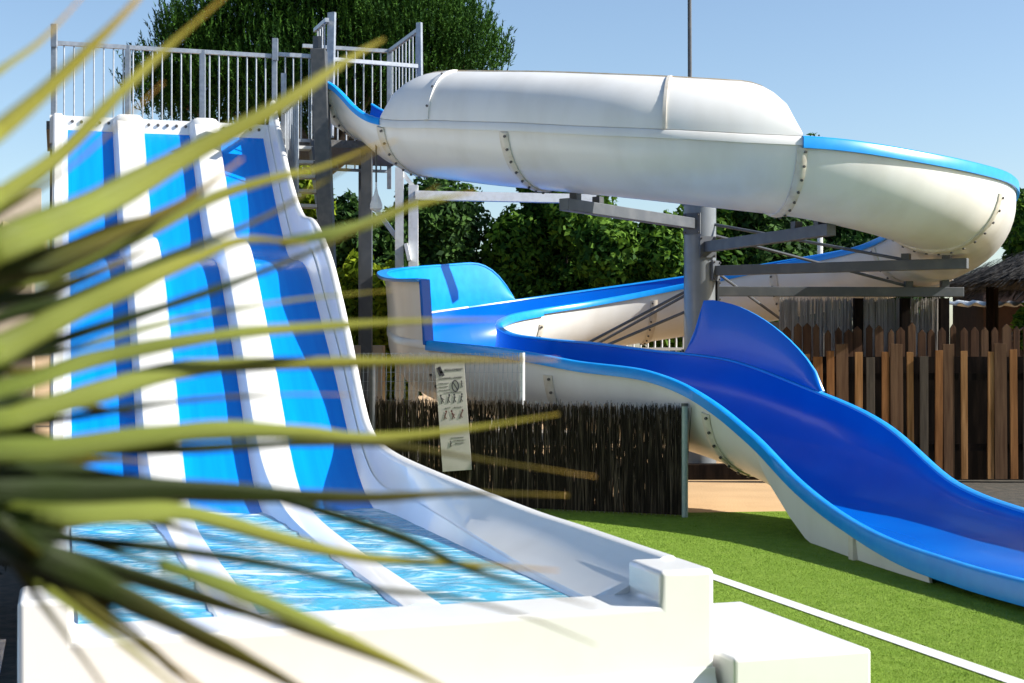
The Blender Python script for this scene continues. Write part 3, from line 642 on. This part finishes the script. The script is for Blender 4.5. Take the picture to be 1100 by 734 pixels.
# white railing far behind
WF = thing('metal_fence', 'white barred metal fence far behind the loop of the spiral slide', 'fence', (2,24.5,0))
p, q = Vector((-1.2,24.5,0)), Vector((4.6,24.5,0)); 
for z in (1.98,.3,1.70): MB().beam(p+Vector((0,0,z)),q+Vector((0,0,z)),.05,.05).build('rail', M['whitem'], WF)
for k in range(49):
    b0 = p.lerp(q,k/48); MB().tube(b0+Vector((0,0,.3)),b0+Vector((0,0,2.0)),.016,6).build('bar', M['whitem'], WF)
CB = tag(MB().box((-1.95,19.6,.75),(.42,.4,2.0)).build('utility_cabinet', M['beige'], bevel=.01), 'pale beige cabinet half hidden behind the mesh fence beside the lane slide', 'cabinet')

# ------------------------------------------------------------------ left background
BD = thing('low_building', 'beige building with a tiled roof behind the left edge of the lane slide', 'building', loc(-4.0,27))
MB().box(loc(-4.2,27,1.55),(7.6,4,3.1),TH).build('wall', M['beige'], BD)
MB().box(loc(-4.2,24.95,4.02),(7.9,.3,.62),TH).build('parapet', M['beige'], BD)
mb = MB()
for k in range(30):
    x = -8.1+k*.27; mb.tube(loc(x,24.5,2.9),loc(x,24.9,3.72),.12,8)
mb.box(loc(-4.2,24.85,3.25),(7.8,.12,.8),TH)
mb.build('roof', M['tile'], BD, smooth=40)
PV = tag(MB().box(loc(-1.75,16.2,.85),(2.6,.12,.75),TH).build('screen_wall', M['steel']), 'low grey wall panel left of the lane slide, half hidden by palm leaves', 'wall')

# ------------------------------------------------------------------ trees
def leaf_mesh(name, clumps, nper, size, m, parent, up=.25, stretch=1.9):
    P = []; Nn = []
    for (cx, cy, cz, rx, ry, rz) in clumps:
        n = int(nper*(rx*ry*rz)**.5/ .35); u = RNG.normal(size=(n,3)); u /= np.linalg.norm(u,axis=1)[:,None]
        rr = (RNG.random(n)**.42)[:,None]; rr *= 1+.12*np.sin(u[:,[0]]*7+cx)*np.cos(u[:,[2]]*6+cz)
        P.append(np.array([cx,cy,cz])+u*rr*np.array([rx,ry,rz])); Nn.append(u)
    P = np.concatenate(P); Nn = np.concatenate(Nn); n = len(P)
    nr = Nn*.8+RNG.normal(0,.7,(n,3)); nr[:,2] += up; nr /= np.linalg.norm(nr,axis=1)[:,None]
    t = np.cross(nr, RNG.normal(size=(n,3))); t /= np.linalg.norm(t,axis=1)[:,None]; b = np.cross(nr,t); s_ = size*RNG.uniform(.6,1.25,n)[:,None]
    V = np.stack([P-t*s_*stretch*.5, P-b*s_*.5, P+t*s_*stretch*.5+nr*s_*-.2, P+b*s_*.5],1)
    return fastmesh(name, V.reshape(-1,3), np.arange(4*n).reshape(-1,4), m, parent)
def tree(name, label, cat, x, y, h, crown, m, nper, size, group=None, trunk_r=.13, seed=0, z0=.0, nc=26):
    T = thing(name, label, cat, (x,y,0), 0, 'leafy trees behind the slides' if name == 'leafy_tree' else group); rs = random.Random(seed)
    rx, ry, rz, cz = crown; cl = []
    for k in range(nc):
        u = Vector((rs.gauss(0,1),rs.gauss(0,1),rs.gauss(0,1))).normalized(); q = rs.uniform(.35,.95); s_ = rs.uniform(.26,.45)
        cl.append((x+u.x*rx*q, y+u.y*ry*q, cz+u.z*rz*q, rx*s_, ry*s_, rz*s_*.9))
    tb = MB(); pts = [Vector((x,y,0))]
    for k in range(1,5): pts.append(Vector((x+rs.uniform(-.15,.15)*k,y+rs.uniform(-.1,.1)*k,cz*k/4.2)))
    for k in range(4): tb.tube(pts[k],pts[k+1],trunk_r*(1-k*.2),9,r2=trunk_r*(1-(k+1)*.2))
    for c_ in cl[:14]: 
        s0 = pts[rs.choice((2,3,4))]; tb.tube(s0,Vector(c_[:3]),trunk_r*.35,6,r2=.012)
    tb.build('trunk', M['bark'], T, smooth=50)
    leaf_mesh('crown', cl, nper, size, m, T); return T
tree('leafy_tree','round dark leafy tree behind the white legs and the left bend of the spiral','tree',-1.0,27.5,5.0,(1.9,1.5,2.2,3.0),M['leafB'],1710,.085,seed=3)
tree('leafy_tree','mid green leafy tree just left of centre below the upper spiral turn','tree',.85,27.0,5.2,(1.6,1.4,2.2,3.2),M['leafA'],1900,.085,seed=4)
tree('leafy_tree','bushy bright green tree immediately left of the thick grey post','tree',2.6,26.0,4.6,(1.6,1.3,1.75,2.85),M['leafA'],1900,.085,seed=5)
tree('leafy_tree','small dark tree in shade between the thick grey post and the pale post','tree',4.6,27.0,5.0,(1.5,1.4,1.9,3.1),M['leafB'],1710,.085,seed=6)
tree('leafy_tree','dark tree whose top peeks over the far blue rim right of the pale post','tree',6.5,28.5,5.2,(1.8,1.5,1.8,2.9),M['leafB'],1710,.085,seed=8)
tree('leafy_tree','slim tree with two tufts showing above the upper right rim of the spiral','tree',7.0,33,6.6,(1.4,1.2,2.2,4.25),M['leafA'],1330,.085,seed=9)
tree('leafy_tree','leafy tree rising behind the thatched roof at the right edge','tree',10.5,29,5.2,(1.0,1.2,1.8,3.0),M['leafA'],1710,.085,seed=10)
tree('shrub','bright green shrub beside the hut post behind the board fence','shrub',7.75,21.3,2.3,(.35,.35,.42,1.95),M['leafA'],700,.09,seed=11,trunk_r=.05,nc=14)
tree('leafy_tree','yellow-green sunlit tree behind the stair tower railing','tree',-3.6,23.5,4.9,(.8,.7,1.2,3.6),M['leafC'],1100,.10,seed=12)
tree('shrub','yellow-green sunlit shrub between tower column and white legs','shrub',-2.05,21.8,3.2,(.75,.7,1.5,1.9),M['leafC'],900,.10,seed=13,trunk_r=.06)
tree('leafy_tree','dark leafy tree filling the gap below the stairs of the tower','tree',-3.1,26,4.5,(1.5,1.3,2.2,2.2),M['leafB'],1710,.085,seed=14)
# stone pine
def pine(label, x, y, cl, seed, n_t=9000, trunk_h=5.4):
    T = thing('pine_tree', label, 'tree', (x,y,0)); rs = random.Random(seed); tb = MB()
    p0 = Vector((x,y,0)); p1 = Vector((x+.3,y,trunk_h*.55)); p2 = Vector((x+.1,y,trunk_h)); tb.tube(p0,p1,.34,12,r2=.26); tb.tube(p1,p2,.26,12,r2=.2)
    for c_ in cl: tb.tube(p2,Vector(c_[:3]),.12,8,r2=.03)
    tb.build('trunk', M['bark'], T, smooth=50)
    w = np.array([c_[3]*c_[5] for c_ in cl]); w /= w.sum(); ci = RNG.choice(len(cl), n_t, p=w); cc = np.array(cl)[ci]
    u = RNG.normal(size=(n_t,3)); u /= np.linalg.norm(u,axis=1)[:,None]; rr = (RNG.random(n_t)**.3)[:,None]
    P = cc[:,:3]+u*rr*cc[:,3:6]
    K = 18; d0 = u*.35+RNG.normal(0,.16,(n_t,3)); d0[:,2] += 1.15; d0 /= np.linalg.norm(d0,axis=1)[:,None]
    L = RNG.uniform(.30,.62,n_t)
    V = np.zeros((n_t,K,3,3))
    for k in range(K):
        t = k/K; bs = P+d0*(L*t)[:,None]; sp = RNG.normal(0,.75,(n_t,3))*(1-.5*t); dr = d0*.9+sp; dr /= np.linalg.norm(dr,axis=1)[:,None]
        sd = np.cross(dr, RNG.normal(size=(n_t,3))); sd /= np.linalg.norm(sd,axis=1)[:,None]; ln = RNG.uniform(.06,.115,n_t)[:,None]
        V[:,k,0] = bs-sd*.017; V[:,k,1] = bs+sd*.017; V[:,k,2] = bs+dr*ln
    fastmesh('crown', V.reshape(-1,3), np.arange(3*K*n_t).reshape(-1,3), M['needle'], T)
    return T
Y0 = 31.0
def pc(px, py, rpx, rpy, dy=0, ry=1.6): p = at(px,py,Y0+dy); return (p.x,p.y,p.z,rpx*Y0/FPX,ry,rpy*Y0/FPX)
pine('huge dark stone pine whose crown fills the sky behind the platform railing', -4.2, Y0,
  [pc(330,20,110,60),pc(420,10,95,60),pc(255,40,75,55),pc(215,75,55,45),pc(180,105,45,30),pc(470,50,65,45),pc(505,65,42,35),pc(380,75,110,50,-.5),pc(300,90,100,50,-.4),pc(240,115,70,35),pc(450,95,75,35),pc(330,-25,110,50),pc(395,-15,80,42),pc(350,125,90,40,.6),pc(210,45,42,26),pc(170,95,30,26),pc(440,30,70,35,-.8)], 5, 13500)
tree('hedge','tall black-green hedge in deep shade at the left edge','hedge',loc(-1.35,9.9).x,loc(-1.35,9.9).y,1.3,(1.05,.6,.62,.60),M['hedge'],2600,.07,seed=21,trunk_r=.05,nc=40)

wc = []  # unseen foliage added around the camera to block sky light
for k in range(34):
    x = -26+52*k/33; wc.append((x+RNG.uniform(-.6,.6), -8+RNG.uniform(-1.2,1.2), RNG.uniform(2.2,5.2), 2.2, 1.6, RNG.uniform(2.4,3.6)))
for k in range(16): wc.append((-9+RNG.uniform(-1.2,1.2), -8+12*k/15, RNG.uniform(1.6,3.4), 1.6, 1.6, 2.2))
o = leaf_mesh('sky_blocker_foliage', wc, 260, .42, M['leafB'], None); tag(o, kind='stuff')
# ------------------------------------------------------------------ palm in front of the camera
PLM = thing('palm', 'out-of-focus palm with long arching yellow-green leaves close in front at the left', 'palm', (-.62,1.05,0))
HUB1 = at(-330,430,1.12); HUB2 = at(-90,528,1.08)
def blade(pts, w, d0, d1, roll, hub, fold=.42, base_w=.80):
    n_ = len(pts); pp = [at(x,y,d0+(d1-d0)*k/(n_-1)) for k,(x,y) in enumerate(pts)]
    pp = [hub]+pp if hub is not None else pp
    Cn = spline([tuple(p) for p in pp], 9); m = len(Cn); V = []; F_ = []; uvs = []
    Ls = np.concatenate([[0],np.cumsum(np.linalg.norm(np.diff(Cn,axis=0),axis=1))]); Ls /= Ls[-1]
    for i in range(m):
        c_ = Vector(Cn[i]); t = Vector(Cn[min(i+1,m-1)]-Cn[max(i-1,0)]).normalized(); v = (c_-Vector((0,0,EYE))).normalized()
        s0 = t.cross(v).normalized(); nrm = s0.cross(t).normalized(); q = Matrix.Rotation(roll+.5*(Ls[i]-.4), 3, t); s0 = q @ s0; nrm = q @ nrm
        tt = Ls[i]; wp = w*((base_w+(1-base_w)*sm(0,.28,tt))*(1-max(0,(tt-.30)/.70)**1.25*.96)); wp = wp*d0/FPX*(1+.05*math.sin(tt*23+w)+.04*math.sin(tt*51+d0*90))
        for e, f_ in ((-1,0),(-.5,.5),(0,1),(.5,.5),(1,0)): V.append(c_+s0*e*wp*.5-nrm*f_*fold*wp*.5)
    for i in range(m-1):
        for k in range(4): F_.append((i*5+k,i*5+k+1,(i+1)*5+k+1,(i+1)*5+k)); uvs.append([(Ls[i],k/4),(Ls[i],(k+1)/4),(Ls[i+1],(k+1)/4),(Ls[i+1],k/4)])
    me = bpy.data.meshes.new('leaf'); me.from_pydata([tuple(p) for p in V],[],F_); ul = me.uv_layers.new(name='UVMap')
    ul.data.foreach_set('uv',[c for f in uvs for p in f for c in p]); me.materials.append(M['palm_shade' if roll > .4 else 'palm'])
    me.polygons.foreach_set('use_smooth',[True]*len(me.polygons)); me.set_sharp_from_angle(angle=R(14)); o = bpy.data.objects.new('leaf', me); COL.objects.link(o); put(o, PLM)
    sd = o.modifiers.new('thickness','SOLIDIFY'); sd.thickness = .0007; return o
BL = [ # points, width px, depth near base, depth at tip, roll, hub
 ([(-60,120),(0,75),(45,42),(92,-8)],17,1.0,1.15,-0.39,1),
 ([(-60,185),(0,139),(65,82),(135,12),(175,-35)],36,.95,1.1,-0.26,1),
 ([(-60,250),(0,212),(65,165),(130,98),(180,50),(250,-12)],31,1.0,1.2,0.21,1),
 ([(-60,290),(60,238),(120,211),(200,167),(300,113),(370,66),(412,42)],46,1.0,1.3,-0.33,1),
 ([(-40,318),(60,280),(130,250),(200,215),(260,170)],42,1.05,1.2,0.67,2),
 ([(-40,330),(60,292),(150,252),(230,212),(300,190),(345,180),(412,152)],21,1.1,1.35,-0.26,2),
 ([(-40,368),(80,318),(162,283),(230,256),(294,228),(345,196),(425,150)],13,1.05,1.4,0.56,2),
 ([(-40,392),(0,375),(75,336),(155,300),(210,277),(262,258),(330,262)],34,1.0,1.25,-0.20,2),
 ([(0,395),(62,366),(177,329),(260,300),(350,263),(430,222),(470,200)],13,1.05,1.4,0.44,2),
 ([(300,262),(380,245),(440,222),(510,206)],13,1.3,1.45,-0.26,0),
 ([(-30,435),(40,407),(110,384),(240,360),(330,352),(430,346),(545,343)],22,1.0,1.4,-0.39,2),
 ([(-30,460),(20,446),(110,420),(185,399),(260,392),(400,389),(600,386)],27,1.0,1.4,-0.20,2),
 ([(-30,488),(60,482),(150,470),(240,462),(330,465),(400,471),(500,461),(600,445)],26,1.0,1.4,-0.13,2),
 ([(-30,500),(80,484),(200,482),(320,476),(420,478),(520,494),(640,512)],17,1.03,1.4,0.79,2),
 ([(-30,532),(80,530),(190,527),(300,532),(400,534),(500,530),(610,532)],50,1.0,1.4,0.96,2),
 ([(-30,520),(50,508),(140,516),(240,524),(330,534)],40,1.05,1.3,1.02,2),
 ([(40,552),(140,551),(190,550),(240,561),(320,584),(400,600),(500,606),(600,613)],24,1.0,1.35,-0.33,2),
 ([(0,560),(45,574),(185,590),(295,607),(400,632),(480,640),(560,660),(640,692)],15,1.0,1.35,0.67,2),
 ([(300,535),(370,556),(440,580),(495,607),(560,628),(640,652)],11,1.2,1.35,0.44,0),
 ([(-10,560),(30,585),(147,618),(260,655),(400,705),(500,748)],36,.95,1.15,0.90,2),
 ([(-20,552),(35,605),(90,648),(185,715),(260,770)],24,.95,1.1,0.44,2),
 ([(20,590),(130,640),(235,692),(305,729),(400,785)],50,.95,1.1,0.73,2),
 ([(60,640),(130,690),(185,735),(220,770)],10,1.0,1.1,-0.39,2),
 ([(170,606),(230,626),(295,652),(400,700),(500,750)],20,1.05,1.2,-0.39,0),
 ([(-60,470),(0,462),(50,470),(100,492)],36,1.1,1.15,0.90,2),
 ([(-60,545),(0,566),(60,566),(120,560)],34,1.1,1.15,0.90,2),
]
BL += [
 ([(-30,300),(60,268),(130,240),(200,222)],30,1.12,1.25,.8,2),
 ([(-30,362),(60,328),(120,303),(185,286)],22,1.1,1.25,.85,2),
 ([(-20,404),(80,374),(200,342),(320,322),(420,312)],8,1.1,1.4,-.2,2),
 ([(-20,470),(90,446),(200,430),(300,424),(380,424)],10,1.08,1.35,.7,2),
 ([(-10,565),(90,606),(200,642),(300,668),(380,682)],9,1.08,1.3,-.2,2),
 ([(-20,240),(60,190),(120,140),(175,88)],9,1.1,1.25,.6,1),
 ([(-10,575),(70,628),(150,690),(210,745)],12,.98,1.1,-.2,2),
 ([(-30,548),(60,545),(150,556),(240,580),(330,600)],18,1.05,1.3,.9,2),
 ([(-20,556),(60,572),(150,600),(250,628),(340,648)],16,1.02,1.3,1.0,2),
 ([(-30,505),(40,498),(110,494),(170,497)],30,1.1,1.25,.9,2),
 ([(-30,440),(30,432),(90,436),(150,446)],30,1.12,1.25,.8,2),
 ([(-30,410),(30,398),(80,392)],26,1.15,1.25,.9,2),
 ([(-30,345),(40,318),(110,290),(170,262)],34,1.12,1.3,.8,2),
 ([(-10,560),(60,612),(140,672),(220,745)],26,.92,1.05,.9,2),
 ([(-10,575),(40,640),(100,720),(140,780)],12,.98,1.05,.5,2),
 ([(-40,525),(20,520),(90,516),(160,520)],34,1.12,1.2,.9,2),
]
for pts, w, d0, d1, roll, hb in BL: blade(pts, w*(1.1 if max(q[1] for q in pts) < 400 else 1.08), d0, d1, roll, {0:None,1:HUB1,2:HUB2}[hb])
mb = MB().tube(HUB2,HUB1,.012,8); mb.tube(HUB1,(-.62,1.12,0),.03,10,r2=.05); mb.build('stem', M['bark'], PLM, smooth=50)

# ------------------------------------------------------------------ light, sky, camera
SUN_AZ = math.atan2(.992,-.13); SUN_EL = R(34.5)
sd = Vector((math.sin(SUN_AZ)*math.cos(SUN_EL), math.cos(SUN_AZ)*math.cos(SUN_EL), math.sin(SUN_EL)))
sl = bpy.data.lights.new('sun','SUN'); sl.energy = 5.0; sl.angle = R(.53); sl.color = (1,.955,.88)
so = bpy.data.objects.new('sun', sl); COL.objects.link(so); so.rotation_euler = sd.to_track_quat('Z','Y').to_euler(); so.location = sd*40
w = bpy.data.worlds.new('World'); S.world = w; w.use_nodes = True; nt = w.node_tree
sk = nt.nodes.new('ShaderNodeTexSky'); sk.sky_type = 'NISHITA'; sk.sun_disc = False; sk.sun_elevation = SUN_EL; sk.sun_rotation = SUN_AZ
sk.air_density = 1.0; sk.dust_density = .8; sk.ozone_density = 2.4
bg = nt.nodes['Background']; bg.inputs[1].default_value = .095; nt.links.new(sk.outputs[0], bg.inputs[0])
cam = bpy.data.cameras.new('camera'); cam.sensor_width = 36; cam.lens = 36*FPX/1100; cam.clip_start = .05; cam.clip_end = 2000
co = bpy.data.objects.new('camera', cam); COL.objects.link(co); co.location = (0,0,EYE); co.rotation_euler = (R(90)+math.atan(8/FPX),0,0)
cam.dof.use_dof = True; cam.dof.focus_distance = 16; cam.dof.aperture_fstop = 5.4; cam.dof.aperture_blades = 7
S.camera = co
S.view_settings.view_transform = 'Standard'; S.view_settings.look = 'None'; S.view_settings.exposure = .9; S.view_settings.gamma = 1
S.cycles.max_bounces = 8; S.cycles.transparent_max_bounces = 12; S.cycles.caustics_reflective = False; S.cycles.caustics_refractive = False
